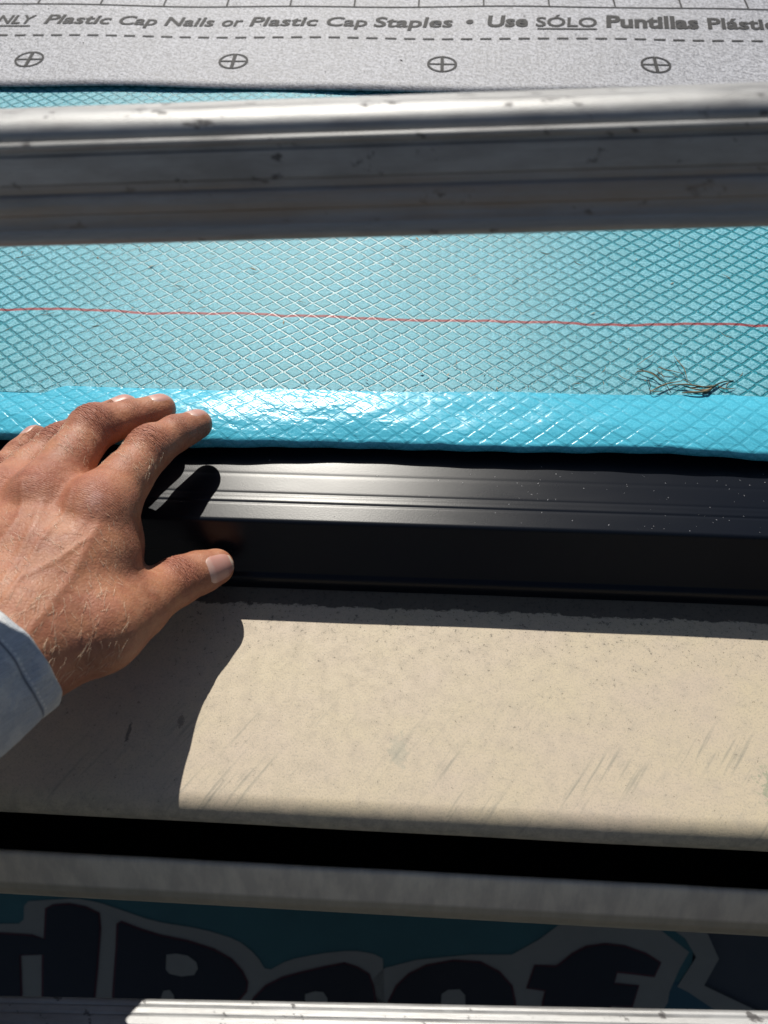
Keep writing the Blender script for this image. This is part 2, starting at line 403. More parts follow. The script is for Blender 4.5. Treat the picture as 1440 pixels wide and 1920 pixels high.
words = [('ONLY', -42, 58, 49, 13, .02, True), ('Plastic', 78, 203, 49, 14, .02, False), ('Cap', 218, 290, 49, 14, .02, False), ('Nails', 305, 398, 49, 14, .02, False),
         ('or', 413, 453, 49, 14, .02, False), ('Plastic', 466, 595, 49, 14, .02, False), ('Cap', 611, 688, 49, 14, .02, False), ('Staples', 700, 849, 49, 15, .022, False),
         ('•', 874, 888, 49, 15, .03, False), ('Use', 914, 990, 50, 16, .035, False), ('SÓLO', 1004, 1120, 50, 14, .02, True), ('Puntillas', 1136, 1312, 52, 18, .04, False),
         ('Plásticas', 1327, 1500, 53, 16, .03, False), ('Use', -140, -58, 49, 14, .03, False)]
for wd in words:
    L = place_word(*wd)
    v, f = merge(L); mesh('printed_word', v, f, M_INK, gu)

# ------------------------------------------------------------------ black drip edge
HD = -8.0
e0 = roofpt(0, 188.3, HD)
ey, ez = e0[1], e0[2]
prof = [roofpt(0, 300, HD - 3.6)[1:]]
for s in np.linspace(240, 190, 201):
    h = HD - (s - 190) * math.tan(R(2.4))
    for c0, wd_, dp in ((216, 1.0, .07), (204.5, .8, .12), (200.4, 1.0, -.09), (199.0, .7, .15)):
        h += -dp * math.exp(-((s - c0) / wd_) ** 2)
    prof.append(roofpt(0, s, h)[1:])
prof += [(ey + .9, ez + .35), (ey + .15, ez - .35), (ey, ez - 1.3), (ey - .1, ez - 30), (ey - .4, ez - 30.6), (ey - 2.0, ez - 31.4), (ey - 2.3, ez - 32.2), (ey - 2.5, ez - 38.0), (ey - 1.8, ez - 38.8), (ey, ez - 38.2)]
v, f, uv = extrude(prof, -1500, 1500, 40, wob=lambda x, s, j: np.array([0, .25 * math.sin(x * .01), .25 * math.sin(x * .013)]))
o = mesh('drip_edge', v, f, M_BLACK, None, True, uv, label='black ribbed metal drip edge under the teal foam, above the beige cover', cat='drip edge')
es = o.modifiers.new('e', 'EDGE_SPLIT'); es.split_angle = R(50)
print('edge', ey, ez)

# ------------------------------------------------------------------ beige gutter cover with rounded nose
HB = (ey + 3, ez - 37.5)
SL_ = R(20)
ny, nz_ = HB[0] - 103 * math.cos(SL_), HB[1] - 103 * math.sin(SL_)
RN = 9.2
cy, cz = ny + RN * math.sin(SL_), nz_ - RN * math.cos(SL_)
prof = [(HB[0] - t * math.cos(SL_), HB[1] - t * math.sin(SL_)) for t in np.linspace(0, 103, 30)]
prof += arc(cy, cz, RN, 110, 255, 30)[1:]
prof += [(prof[-1][0] + 12, prof[-1][1] + 2)]
v, f, uv = extrude(prof, -1500, 1500, 200, wob=lambda x, s, j: np.array([0, 0, .25 * math.sin(x * .017 + s * .03) + .12 * math.sin(x * .06)]))
o = mesh('gutter_cover', v, f, M_HOOD, None, True, uv, label='weathered beige metal gutter cover with a rounded nose below the black drip edge', cat='gutter cover')
solid(o, .8, 1)

# ------------------------------------------------------------------ gutter with front lip
g = [(186.5, -322), (186, -324), (182.5, -346), (182, -347.5), (181.6, -353), (183, -355), (198, -360), (212, -405), (228, -440), (288, -440), (288, -262)]
gt = empty('gutter', W((0, 190, -440)), label='beige gutter with a front lip mottled by painted bounce light showing under the dark slot', cat='gutter')
gb = [(190, -323.5)] + g[:6]
v, f, uv = extrude([(190.5, -330), (190, -327), (188.5, -325.4), (187, -325.6)] + [(186.2, -327.2), (184.8, -336), (183.3, -346.5), (183.0, -348.0), (183.4, -349.5), (184.2, -354.0), (185.2, -355.8), (187.2, -356.6)], -1500, 1500, 120,
                   wob=lambda x, s, j: np.array([0, 0, .2 * math.sin(x * .15) * math.sin(x * .041) + .3 * math.sin(x * .012)]))
o = mesh('lip', v, f, M_LIP, gt, True, uv); solid(o, .8)
v, f, uv = extrude([(187.2, -356.3), (198, -360), (212, -405), (228, -440), (288, -440), (288, -254)], -1500, 1500, 2)
o = mesh('trough', v, f, M_LIP, gt, uv=uv); solid(o, .8)
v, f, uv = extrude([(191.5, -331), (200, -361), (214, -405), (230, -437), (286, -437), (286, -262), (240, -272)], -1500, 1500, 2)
mesh('shade_lining', v, f, M_GUTIN, gt, uv=uv, label='near-black lining inside the gutter, with the shade of the slot put into its colour')  # near-black sheet standing in for the shade behind the slot

# ------------------------------------------------------------------ ladder
RD = r_ * 1.0 + d_ * (-.010) + f_ * (-.046); RD /= np.linalg.norm(RD)       # rung direction
lad = empty('ladder', W((-230, -450, -2900)), label='worn aluminium ladder with two rungs crossing close to the camera', cat='ladder')
AY = np.array([0, 1.0, 0]); AY -= AY.dot(RD) * RD; AY /= np.linalg.norm(AY); AZ = np.cross(RD, AY); AZ /= np.linalg.norm(AZ)
TILT = R(0)
def rung(center, x0, x1):
    # profile around the tread's front top corner; (a) back, (b) up
    pr = []
    top = []
    for i in range(26):                          # rounded front bead of the tread
        an = R(195 - 105 * i / 25); top.append((10.6 + 9.2 * math.cos(an), -.2 + 6.0 * math.sin(an)))
    for i in range(1, 61):                       # flat tread with shallow grip grooves
        a = 10.6 + 18.4 * i / 60; g0 = min(abs(a - c) for c in (14.2, 18.8, 23.4, 27.2))
        top.append((a, 5.8 - .0022 * (a - 10.6) ** 2 - .32 * math.exp(-(g0 / .42) ** 2)))
    back = [(30.0, 4.6), (30.7, 3.2), (31, .5), (30.8, -4), (30.5, -7), (29, -12), (25.5, -18), (20.5, -23.5), (15, -27.5), (10, -30)]
    bottom = [(5, -31.2), (1.8, -31), (.3, -30), (-.2, -28.5)]
    front = [(.1, -25.5), (.5, -25), (.55, -21.8), (-.1, -21.2), (-.3, -16.5), (.1, -15.9), (.9, -15.4), (.95, -13.2), (.1, -12.6), (-.1, -12), (-.2, -5.0), (.5, -4.2), (.5, -3.4), (-1.0, -3.0), (-1.5, -2.4), (-1.5, -1.4), (-1.0, -.9), (.4, -.8), (1.1, -1.7), (1.7, -2.4)]
    pr = [(a_, b_) for a_, b_ in front + top + back + bottom]
    vs, uv = [], []
    s = [0]
    for p, q in zip(pr, pr[1:]): s.append(s[-1] + math.hypot(q[0] - p[0], q[1] - p[1]))
    n = 16; m = len(pr)
    for i in range(n):
        x = x0 + (x1 - x0) * i / (n - 1)
        for j, (a, b) in enumerate(pr):
            a, b = a * .9, b * .9
            ca, sa = math.cos(TILT), math.sin(TILT)
            a2, b2 = a * ca - b * sa, a * sa + b * ca
            vs.append(W(np.array(center) + RD * x + AY * a2 + AZ * b2)); uv.append((x + center[1] * 3, s[j]))
    fs = []
    for i in range(n - 1):
        for j in range(m):
            k = (j + 1) % m; fs.append((i * m + j, (i + 1) * m + j, (i + 1) * m + k, i * m + k))
    fs.append(tuple(range(m))); fs.append(tuple((n - 1) * m + j for j in range(m))[::-1])
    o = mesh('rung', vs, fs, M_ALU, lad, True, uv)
    e = o.modifiers.new('e', 'EDGE_SPLIT'); e.split_angle = R(40); return o
C1 = pix(720, 240, 199); C2 = pix(720, 2040, 287)
step = (C1 - C2)
print('rung step', np.linalg.norm(step), step)
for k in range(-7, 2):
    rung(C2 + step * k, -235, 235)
for sx in (-1, 1):
    a = C2 - step * 7.6 + RD * sx * 238; b = C2 + step * 1.7 + RD * sx * 238
    w_, t_ = AY * 38, RD * 14
    prf = []
    for p in (a, b):
        for q in ((-.45, -1), (1.1, -1), (1.1, 1), (-.45, 1)): prf.append(W(p + w_ * q[0] + t_ * q[1]))
    o = mesh('side_rail', prf, [(0, 1, 5, 4), (1, 2, 6, 5), (2, 3, 7, 6), (3, 0, 4, 7), (0, 3, 2, 1), (4, 5, 6, 7)], M_ALU, lad, uv=[(0, 0), (0, 40), (30, 40), (30, 0), (2000, 0), (2000, 40), (2030, 40), (2030, 0)])

# ------------------------------------------------------------------ printed banner in the shade below
BN = np.array([0, -.50, .866]); bc0 = pix(720, 1800, 940); BC = bc0.dot(BN)
BU = np.array([0, .866, .5])
def B(px, py, h=0): return W(hit(px, py, BN, BC + h))
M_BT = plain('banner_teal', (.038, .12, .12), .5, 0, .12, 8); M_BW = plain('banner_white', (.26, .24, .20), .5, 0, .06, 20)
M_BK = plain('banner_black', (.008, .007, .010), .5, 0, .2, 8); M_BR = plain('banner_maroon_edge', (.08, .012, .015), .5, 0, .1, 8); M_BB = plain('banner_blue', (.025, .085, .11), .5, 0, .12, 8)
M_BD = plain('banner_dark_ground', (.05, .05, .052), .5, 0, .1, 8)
bn = empty('banner', W((0, 450, -2900)), label='dark shaded banner lettered d Roof below the gutter, black on white and teal', cat='banner')
def poly(name, pts, h, mat, par=None, smooth_n=0, thick=0):
    P = [np.array(p, float) for p in pts]
    for _ in range(smooth_n):
        Q = []
        for i in range(len(P)):
            a, b = P[i], P[(i + 1) % len(P)]; Q += [a * .75 + b * .25, a * .25 + b * .75]
        P = Q
    bm = bmesh.new(); vs = [bm.verts.new(B(p[0], p[1], h)) for p in P]; fc = bm.faces.new(vs)
    bmesh.ops.triangulate(bm, faces=[fc]); me = bpy.data.meshes.new(name); bm.to_mesh(me); bm.free()
    o = bpy.data.objects.new(name, me); col.objects.link(o); me.materials.append(mat); o.parent = par or bn
    o.matrix_parent_inverse = Matrix.Translation(bn.location).inverted(); return o
def pmulti(name, lst, h, mat, grow=0):
    L = []
    for pts, sm in lst:
        P = [np.array(p, float) for p in pts]
        for _ in range(sm):
            Q = []
            for i in range(len(P)):
                a, b = P[i], P[(i + 1) % len(P)]; Q += [a * .8 + b * .2, a * .2 + b * .8]
            P = Q
        if grow:
            A = sum(P[i][0] * P[(i + 1) % len(P)][1] - P[(i + 1) % len(P)][0] * P[i][1] for i in range(len(P)))
            Q = []
            for i in range(len(P)):
                t = P[(i + 1) % len(P)] - P[i - 1]; t = t / (np.linalg.norm(t) + 1e-6)
                Q.append(P[i] + np.array([t[1], -t[0]]) * grow * (1 if A > 0 else -1))
            P = Q
        bm = bmesh.new(); vs = [bm.verts.new(B(p[0], p[1], h)) for p in P]; fc = bm.faces.new(vs); bmesh.ops.triangulate(bm, faces=[fc])
        vv = [tuple(x.co) for x in bm.verts]; bm.verts.index_update(); ff = [tuple(x.index for x in q.verts) for q in bm.faces]; bm.free(); L.append((vv, ff))
    v, f = merge(L); return mesh(name, v, f, mat, bn)
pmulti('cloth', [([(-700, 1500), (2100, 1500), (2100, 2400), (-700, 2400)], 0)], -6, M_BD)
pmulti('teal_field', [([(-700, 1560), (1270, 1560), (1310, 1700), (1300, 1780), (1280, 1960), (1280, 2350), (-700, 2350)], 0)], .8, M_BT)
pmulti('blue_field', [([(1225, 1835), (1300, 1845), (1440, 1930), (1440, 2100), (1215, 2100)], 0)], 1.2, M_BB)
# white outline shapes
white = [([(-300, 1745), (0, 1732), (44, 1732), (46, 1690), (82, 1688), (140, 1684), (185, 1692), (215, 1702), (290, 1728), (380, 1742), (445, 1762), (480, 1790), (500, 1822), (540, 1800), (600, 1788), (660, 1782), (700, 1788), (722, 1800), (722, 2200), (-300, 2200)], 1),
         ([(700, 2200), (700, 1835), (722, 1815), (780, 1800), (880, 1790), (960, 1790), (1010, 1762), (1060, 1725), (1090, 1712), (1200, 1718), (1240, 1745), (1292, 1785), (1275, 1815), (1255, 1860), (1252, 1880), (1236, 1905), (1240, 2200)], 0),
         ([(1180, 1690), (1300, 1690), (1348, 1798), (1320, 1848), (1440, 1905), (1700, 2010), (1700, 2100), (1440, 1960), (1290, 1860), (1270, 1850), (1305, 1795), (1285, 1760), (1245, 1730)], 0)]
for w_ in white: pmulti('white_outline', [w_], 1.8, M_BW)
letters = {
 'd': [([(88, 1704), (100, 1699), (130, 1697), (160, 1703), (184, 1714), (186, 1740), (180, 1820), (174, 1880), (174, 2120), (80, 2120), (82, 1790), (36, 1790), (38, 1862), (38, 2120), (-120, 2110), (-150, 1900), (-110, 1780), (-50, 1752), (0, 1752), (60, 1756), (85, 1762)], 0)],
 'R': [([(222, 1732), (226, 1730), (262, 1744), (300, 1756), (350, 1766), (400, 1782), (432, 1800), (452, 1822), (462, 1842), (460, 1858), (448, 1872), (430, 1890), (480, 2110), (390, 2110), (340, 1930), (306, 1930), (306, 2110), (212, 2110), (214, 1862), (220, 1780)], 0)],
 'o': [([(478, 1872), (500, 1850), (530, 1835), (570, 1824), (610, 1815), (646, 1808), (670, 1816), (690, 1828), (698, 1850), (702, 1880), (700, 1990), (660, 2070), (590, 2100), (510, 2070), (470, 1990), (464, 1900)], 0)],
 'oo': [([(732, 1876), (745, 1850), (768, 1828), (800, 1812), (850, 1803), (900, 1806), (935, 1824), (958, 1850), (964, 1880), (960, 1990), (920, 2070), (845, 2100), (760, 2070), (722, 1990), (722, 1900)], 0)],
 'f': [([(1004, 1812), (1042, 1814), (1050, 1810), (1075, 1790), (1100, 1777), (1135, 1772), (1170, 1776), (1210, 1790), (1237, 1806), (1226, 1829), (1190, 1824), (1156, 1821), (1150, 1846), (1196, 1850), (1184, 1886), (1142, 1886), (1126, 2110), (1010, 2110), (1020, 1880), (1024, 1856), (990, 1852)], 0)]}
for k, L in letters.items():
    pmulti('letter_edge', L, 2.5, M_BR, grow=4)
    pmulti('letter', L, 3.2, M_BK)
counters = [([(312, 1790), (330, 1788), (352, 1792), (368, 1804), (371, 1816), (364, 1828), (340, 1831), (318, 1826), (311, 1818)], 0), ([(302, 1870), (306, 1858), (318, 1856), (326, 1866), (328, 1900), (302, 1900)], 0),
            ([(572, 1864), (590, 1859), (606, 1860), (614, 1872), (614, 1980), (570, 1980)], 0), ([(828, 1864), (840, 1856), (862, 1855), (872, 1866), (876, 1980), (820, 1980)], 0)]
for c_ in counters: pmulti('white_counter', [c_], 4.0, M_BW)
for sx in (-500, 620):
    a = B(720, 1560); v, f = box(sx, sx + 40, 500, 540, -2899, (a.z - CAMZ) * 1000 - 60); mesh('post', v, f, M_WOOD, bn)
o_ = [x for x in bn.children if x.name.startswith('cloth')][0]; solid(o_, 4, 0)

# ------------------------------------------------------------------ dry grass and debris
def roofpx(px, py, h=0):
    x, s = onroof(px, py, h); return W(roofpt(x, s, h))
def Z5(x, y): return 1150 + x / 5.76, 660 + y / 5.76
M_STRAW = plain('dry_straw', (.22, .16, .085), .7, 0, .5, 300); M_STRAWD = plain('dark_straw', (.035, .04, .025), .8, 0, .4, 300)
gr = empty('grass_clump', roofpx(1290, 722, 1), label='small clump of dry grass lying on the teal foam near its edge', cat='grass clump')
S1 = [([(255, 175), (340, 205), (430, 230), (500, 290), (570, 335)], .45), ([(235, 240), (260, 212), (330, 208), (400, 225), (470, 270), (520, 320)], .35), ([(390, 440), (440, 405), (520, 365), (610, 335), (730, 315)], .5),
      ([(360, 265), (385, 320), (400, 370), (385, 400)], .3), ([(385, 405), (430, 425), (520, 425)], .3), ([(480, 170), (500, 165), (560, 190), (640, 205), (760, 235)], .35), ([(475, 175), (490, 230), (495, 260)], .22),
      ([(655, 40), (700, 100), (760, 170), (780, 230), (805, 320)], .35), ([(600, 365), (700, 350), (800, 350), (900, 365), (1000, 375), (1110, 355)], .5), ([(760, 370), (850, 385), (950, 375), (1060, 380), (1130, 345), (1200, 320), (1300, 308)], .6),
      ([(780, 375), (860, 395), (960, 410), (1050, 395), (1120, 360)], .5), ([(740, 440), (840, 435), (960, 430), (1040, 400), (1090, 370)], .7), ([(960, 440), (1010, 430), (1060, 400)], 1.0), ([(1130, 370), (1180, 390), (1230, 400), (1320, 390)], .4),
      ([(250, 150), (330, 90), (400, 45), (440, 20)], .25), ([(560, 330), (600, 400), (625, 440)], .3), ([(730, 320), (760, 300), (860, 355)], .3), ([(520, 210), (540, 260), (620, 265)], .2)]
for i, (pts, r) in enumerate(S1):
    n = len(pts); P = []
    for k, (x, y) in enumerate(pts):
        a = Z5(x, y); hh = .6 + 2.2 * math.sin(math.pi * (k + .5) / n) * (.5 + .5 * ((i * 37) % 10) / 10)
        P.append(roofpx(*a, hh))
    # catmull refine
    Q = []
    for k in range(n - 1):
        p0, p1, p2, p3 = P[max(k - 1, 0)], P[k], P[k + 1], P[min(k + 2, n - 1)]
        for t in (0, .25, .5, .75):
            Q.append(.5 * ((2 * p1) + (p2 - p0) * t + (2 * p0 - 5 * p1 + 4 * p2 - p3) * t * t + (3 * p1 - p0 - 3 * p2 + p3) * t ** 3))
    Q.append(P[-1]); m = len(Q)
    rad = [r * .00076 * (.35 + .65 * math.sin(math.pi * (j + .6) / (m + .2))) for j in range(m)]
    v, f = tube(Q, rad, 5); mesh('grass_blade', v, f, M_STRAWD if i % 3 == 0 else M_STRAW, gr, True)
M_CHIP = plain('pale_wood_dust', (.50, .40, .27), .8, 0, .4, 500); M_CHIPD = plain('dark_grit', (.05, .045, .035), .8, 0, .4, 500)
M_CHIPW = plain('white_grit', (.6, .6, .62), .6, 0, .2, 500)
def flake(p, n, size, ar):
    n = Vector(n); t = n.orthogonal().normalized(); t.rotate(Matrix.Rotation(random.random() * 6.28, 3, n)); b = n.cross(t)
    k = size / 1000; p = Vector(p); hgt = k * .35
    vs = [p + t * k * ar, p + b * k * .5 + n * hgt, p - t * k * ar * .8 + n * hgt * .5, p - b * k * .45, p + n * hgt * 1.4]
    return vs, [(0, 1, 4), (1, 2, 4), (2, 3, 4), (3, 0, 4)]
def scatter(name, m, cnt, fn, smin, smax, label):
    L = []
    for _ in range(cnt):
        p, n = fn(); L.append(flake(p, n, random.uniform(smin, smax) * random.random() ** .5 + .1, random.uniform(.6, 2.6)))
    v, f = merge(L); mesh(name, v, f, m, None, label=label, cat='debris', kind='stuff')
NRv = tuple(NR)
def on_foam(): return roofpx(random.uniform(0, 1440), random.uniform(440, 730), .3), NRv
def on_sheet():
    x, s = onroof(random.uniform(0, 1440), random.uniform(0, 165), 3); return G(x, s, .3), NRv
def on_flange():
    x = random.gauss(110, 70) ; s = random.uniform(191, 226); return W(roofpt(x, s, HD + .1 - (s - 190) * math.tan(R(2.4)))), NRv
def on_cover():
    t = 14 + 80 * random.random(); x = random.uniform(-190, 190)
    return W((x, HB[0] - t * math.cos(SL_), HB[1] - t * math.sin(SL_) + .1)), (0, -math.sin(SL_), math.cos(SL_))
scatter('pale_debris', M_CHIP, 46, on_foam, .5, 1.3, 'tiny pale chips of straw scattered over the teal foam')
scatter('dark_debris', M_CHIPD, 55, on_foam, .3, .8, 'tiny dark specks scattered over the teal foam')
scatter('sheet_debris', M_CHIPD, 60, on_sheet, .4, 1.1, 'tiny dark specks lying on the grey printed sheet')
scatter('grit_dust', M_CHIPW, 120, on_flange, .05, .26, 'fine white grit sprinkled on the black drip edge')
scatter('cover_debris', M_CHIPD, 40, on_cover, .25, .8, 'small dark grit scattered on the beige gutter cover')

Lb = []
for _ in range(34):
    px0, py0 = (random.uniform(0, 1440), random.uniform(445, 728)) if _ < 24 else (random.uniform(1000, 1440), random.uniform(690, 734))
    an = random.uniform(0, 6.28); L = random.uniform(2, 8); x0, s0 = onroof(px0, py0, 0)
    P = [W(roofpt(x0 + L * t * math.cos(an + .5 * t), s0 + L * t * math.sin(an + .5 * t), .7 + .5 * t)) for t in (0, .3, .6, 1)]
    Lb.append(tube(P, [1e-4, 1.8e-4, 1.6e-4, .6e-4], 4))
v, f = merge(Lb); mesh('straw_litter', v, f, M_STRAW, None, label='loose bits of dry straw strewn across the teal foam', cat='debris', kind='stuff')

# ================================================================== the person's arm
H_ = .7                                      # grid step, mm, in camera-station space (x right, y down, z forward)
def cs(px, py, d): return np.array([(px - 720) * d / F, (py - 960) * d / F, d])
lo = np.array([-232., -70., 240.]); hi = np.array([-62., 125., 400.])
dims = np.ceil((hi - lo) / H_).astype(int)
BIG = 50.0
def sub(pmin, pmax):
    a = np.maximum(np.floor((pmin - lo) / H_).astype(int), 0); b = np.minimum(np.ceil((pmax - lo) / H_).astype(int) + 1, dims)
    return a, np.maximum(b, a + 1)
def cone(G_, a, b, ra, rb, k, flat=None):
    """smooth-union a tapered capsule into grid G_"""
    m = max(ra, rb) + k + 3
    A, Bb = sub(np.minimum(a, b) - m, np.maximum(a, b) + m)
    sl = tuple(slice(A[i], Bb[i]) for i in range(3))
    X, Y, Z = np.meshgrid(*[lo[i] + np.arange(A[i], Bb[i], dtype=np.float32) * H_ for i in range(3)], indexing='ij')
    ab = b - a; L2 = ab.dot(ab) + 1e-9
    px, py, pz = X - a[0], Y - a[1], Z - a[2]
    t = np.clip((px * ab[0] + py * ab[1] + pz * ab[2]) / L2, 0, 1)
    dx, dy, dz = px - t * ab[0], py - t * ab[1], pz - t * ab[2]
    D = np.sqrt(dx * dx + dy * dy + dz * dz) - (ra + (rb - ra) * t)
    g = G_[sl]
    if k > 0:
        h = np.maximum(k - np.abs(g - D), 0) / k; G_[sl] = np.minimum(g, D) - h * h * k * .25
    else: G_[sl] = np.minimum(g, D)
def newgrid(): return np.full(tuple(dims), BIG, dtype=np.float32)

J = dict(
 index=[cs(186, 955, 320), cs(236, 896, 334), cs(281, 842, 346), cs(330, 812, 357), cs(371, 794, 366)],
 middle=[cs(84, 930, 322), cs(130, 862, 337), cs(174, 803, 350), cs(244, 783, 362), cs(302, 766, 371)],
 ring=[cs(8, 935, 330), cs(60, 880, 345), cs(112, 836, 356), cs(178, 792, 370), cs(236, 766, 377)],
 pinky=[cs(-62, 960, 338), cs(-25, 922, 345), cs(3, 892, 350), cs(40, 853, 358), cs(68, 822, 365)],
 thumb=[cs(185, 1178, 304), cs(252, 1140, 322), cs(330, 1092, 344), cs(372, 1074, 352), cs(405, 1062, 357)])
RADS = dict(index=[12.5, 10.9, 9.9, 8.2, 6.6], middle=[12.5, 10.8, 10.1, 8.2, 6.9], ring=[11.8, 10.2, 9.3, 7.8, 6.7], pinky=[10.5, 9.2, 8.3, 7.2, 6.2], thumb=[15.5, 12.2, 10.6, 9.8, 8.2])
palm = newgrid()
wr_r, wr_u = cs(52, 1217, 290), cs(-58, 1150, 300)
_c = cs(12, 1235, 284); _ax = np.array([-.543, .414, -.73]); _mj = np.array([-.74, .176, .65])
wr_r2, wr_u2 = _c + _ax * 14 - _mj * 5, _c + _ax * 14 + _mj * 5
cone(palm, wr_r, wr_u, 18, 17, 8)
for fn, wp in (('index', cs(70, 1165, 291)), ('middle', cs(25, 1140, 292)), ('ring', cs(-20, 1115, 297)), ('pinky', cs(-60, 1100, 304))):
    j = J[fn][0]; mid = (j + wp) / 2 + np.array([0, 0, 3 if fn != 'pinky' else 6])
    cone(palm, wp, mid, 15, 13.5, 11); cone(palm, mid, j + np.array([0, 0, 2.5]), 13.5, RADS[fn][0] - .6, 11)
    # palm-side mass
    cone(palm, wp + np.array([4, 4, 12]), j + np.array([-3, 5, 12]), 14, 12, 12)
# thenar mass and web
cone(palm, cs(75, 1205, 298), J['thumb'][0], 19, 15.5, 12)
cone(palm, J['thumb'][0], J['thumb'][1], 15.0, 12.4, 10)
cone(palm, cs(120, 1130, 306), cs(190, 1050, 318), 16, 12, 12)
cone(palm, cs(190, 1040, 318), cs(205, 1110, 318), 10, 10, 8)
cone(palm, J['index'][0], cs(196, 1030, 318), 12, 10.5, 10)
cone(palm, cs(212, 940, 338), cs(222, 1020, 338), 9.5, 9, 8); cone(palm, cs(222, 1020, 338), cs(226, 1098, 334), 9, 9, 8)
for a, b in ((wr_r, wr_r2), (wr_u, wr_u2)): cone(palm, a, b, 17.5, 17, 10)
for a in (wr_r2, wr_u2): cone(palm, a, a + _ax * 45, 17, 19, 10)
# extensor tendons and knuckle heads just under the skin
for fn, wp in (('index', cs(60, 1160, 281)), ('middle', cs(25, 1140, 281)), ('ring', cs(-12, 1125, 286))):
    j = J[fn][0] + np.array([0, 0, -RADS[fn][0] + 2.6]); cone(palm, wp + np.array([0, 0, 4]), j, 1.5, 1.9, 4.5)
    cone(palm, J[fn][0] + np.array([-1, -1, -4.5]), J[fn][0] + np.array([1, 1, -4.5]), 8.6, 8.6, 6)
R_ = palm.copy()
for fn in ('index', 'middle', 'ring', 'pinky', 'thumb'):
    g_ = newgrid(); P = J[fn]; r = RADS[fn]
    for i in range(4):
        cone(g_, P[i], P[i + 1], r[i], r[i + 1], 2.5)
    if fn == 'index': cone(g_, cs(226, 925, 344), cs(250, 880, 350), 8.5, 8.5, 4)
    # joint swell on the back of the PIP and a fuller finger pad
    q = P[2]; ax = P[3] - P[1]; ax /= np.linalg.norm(ax)
    dors = np.array([-.25, -.35, -1.0]); dors -= dors.dot(ax) * ax; dors /= np.linalg.norm(dors)
    if fn != 'thumb': cone(g_, q + dors * 2.0 - ax * 2, q + dors * 2.0 + ax * 2, r[2] - 1.2, r[2] - 1.2, 3)
    else: cone(g_, q + dors * 1.0 - ax * 2, q + dors * 1.0 + ax * 2, r[2] - .4, r[2] - .4, 3)
    ax2 = P[4] - P[3]; ax2 /= np.linalg.norm(ax2); pad = -(dors - dors.dot(ax2) * ax2)
    cone(g_, P[3] * .5 + P[4] * .5 + pad * 1.5, P[4] - ax2 * 1 + pad * .8, r[4] * .95, r[4] * .9, 3)
    A, Bb = sub(np.minimum.reduce(P) - 22, np.maximum.reduce(P) + 22); sl = tuple(slice(A[i], Bb[i]) for i in range(3))
    k = 6.5; a_, b_ = palm[sl], g_[sl]; h = np.maximum(k - np.abs(a_ - b_), 0) / k
    R_[sl] = np.minimum(R_[sl], np.minimum(a_, b_) - h * h * k * .25)
    J[fn + '_d'] = dors

def surface_nets(Fd):
    s = Fd < 0
    c = s[:-1, :-1, :-1].astype(np.int8)
    for dx in (0, 1):
        for dy in (0, 1):
            for dz in (0, 1):
                if dx + dy + dz: c = c + s[dx:s.shape[0] - 1 + dx, dy:s.shape[1] - 1 + dy, dz:s.shape[2] - 1 + dz]
    act = (c > 0) & (c < 8); idx = np.argwhere(act)
    num = -np.ones(act.shape, dtype=np.int64); num[act] = np.arange(len(idx))
    acc = np.zeros((len(idx), 3)); cnt = np.zeros(len(idx))
    corners = [(x, y, z) for x in (0, 1) for y in (0, 1) for z in (0, 1)]
    val = {q: Fd[idx[:, 0] + q[0], idx[:, 1] + q[1], idx[:, 2] + q[2]] for q in corners}
    for q in corners:
        for a in range(3):
            if q[a] == 0:
                q2 = list(q); q2[a] = 1; q2 = tuple(q2); f0, f1 = val[q], val[q2]; m = (f0 < 0) != (f1 < 0)
                t = np.where(m, f0 / np.where(m, f0 - f1, 1), 0); p = np.tile(np.array(q, float), (len(idx), 1)); p[:, a] += t
                acc += np.where(m[:, None], p, 0); cnt += m
    V = idx + acc / cnt[:, None]
    Q = []
    for a in range(3):
        b, c_ = (a + 1) % 3, (a + 2) % 3
        s0 = [slice(None)] * 3; s1 = [slice(None)] * 3; s0[a] = slice(0, -1); s1[a] = slice(1, None)
        ch = s[tuple(s0)] != s[tuple(s1)]; e = np.argwhere(ch)
        ok = (e[:, b] > 0) & (e[:, c_] > 0) & (e[:, b] < act.shape[b]) & (e[:, c_] < act.shape[c_]); e = e[ok]
        def cell(db, dc): k = e.copy(); k[:, b] -= db; k[:, c_] -= dc; return num[k[:, 0], k[:, 1], k[:, 2]]
        q = np.stack([cell(1, 1), cell(0, 1), cell(0, 0), cell(1, 0)], 1)
        inside = s[e[:, 0], e[:, 1], e[:, 2]]
        q[~inside] = q[~inside][:, ::-1]; Q.append(q)
    Q = np.concatenate(Q); Q = Q[(Q >= 0).all(1)]
    return V, Q
V_, Q_ = surface_nets(R_)
V_ = lo + V_ * H_
# laplacian relax (light)
e = np.concatenate([Q_[:, [0, 1]], Q_[:, [1, 2]], Q_[:, [2, 3]], Q_[:, [3, 0]]]); e = np.concatenate([e, e[:, ::-1]])
def relax(V, it, lam=.5):
    for _ in range(it):
        acc = np.zeros_like(V); cnt = np.zeros(len(V)); np.add.at(acc, e[:, 0], V[e[:, 1]]); np.add.at(cnt, e[:, 0], 1)
        V = V + lam * (acc / np.maximum(cnt, 1)[:, None] - V)
    return V
V_ = relax(V_, 3)
def normals(V):
    n = np.cross(V[Q_[:, 2]] - V[Q_[:, 0]], V[Q_[:, 3]] - V[Q_[:, 1]]); N = np.zeros_like(V)
    for k in range(4): np.add.at(N, Q_[:, k], n)
    return N / (np.linalg.norm(N, axis=1)[:, None] + 1e-9)
N_v = normals(V_)
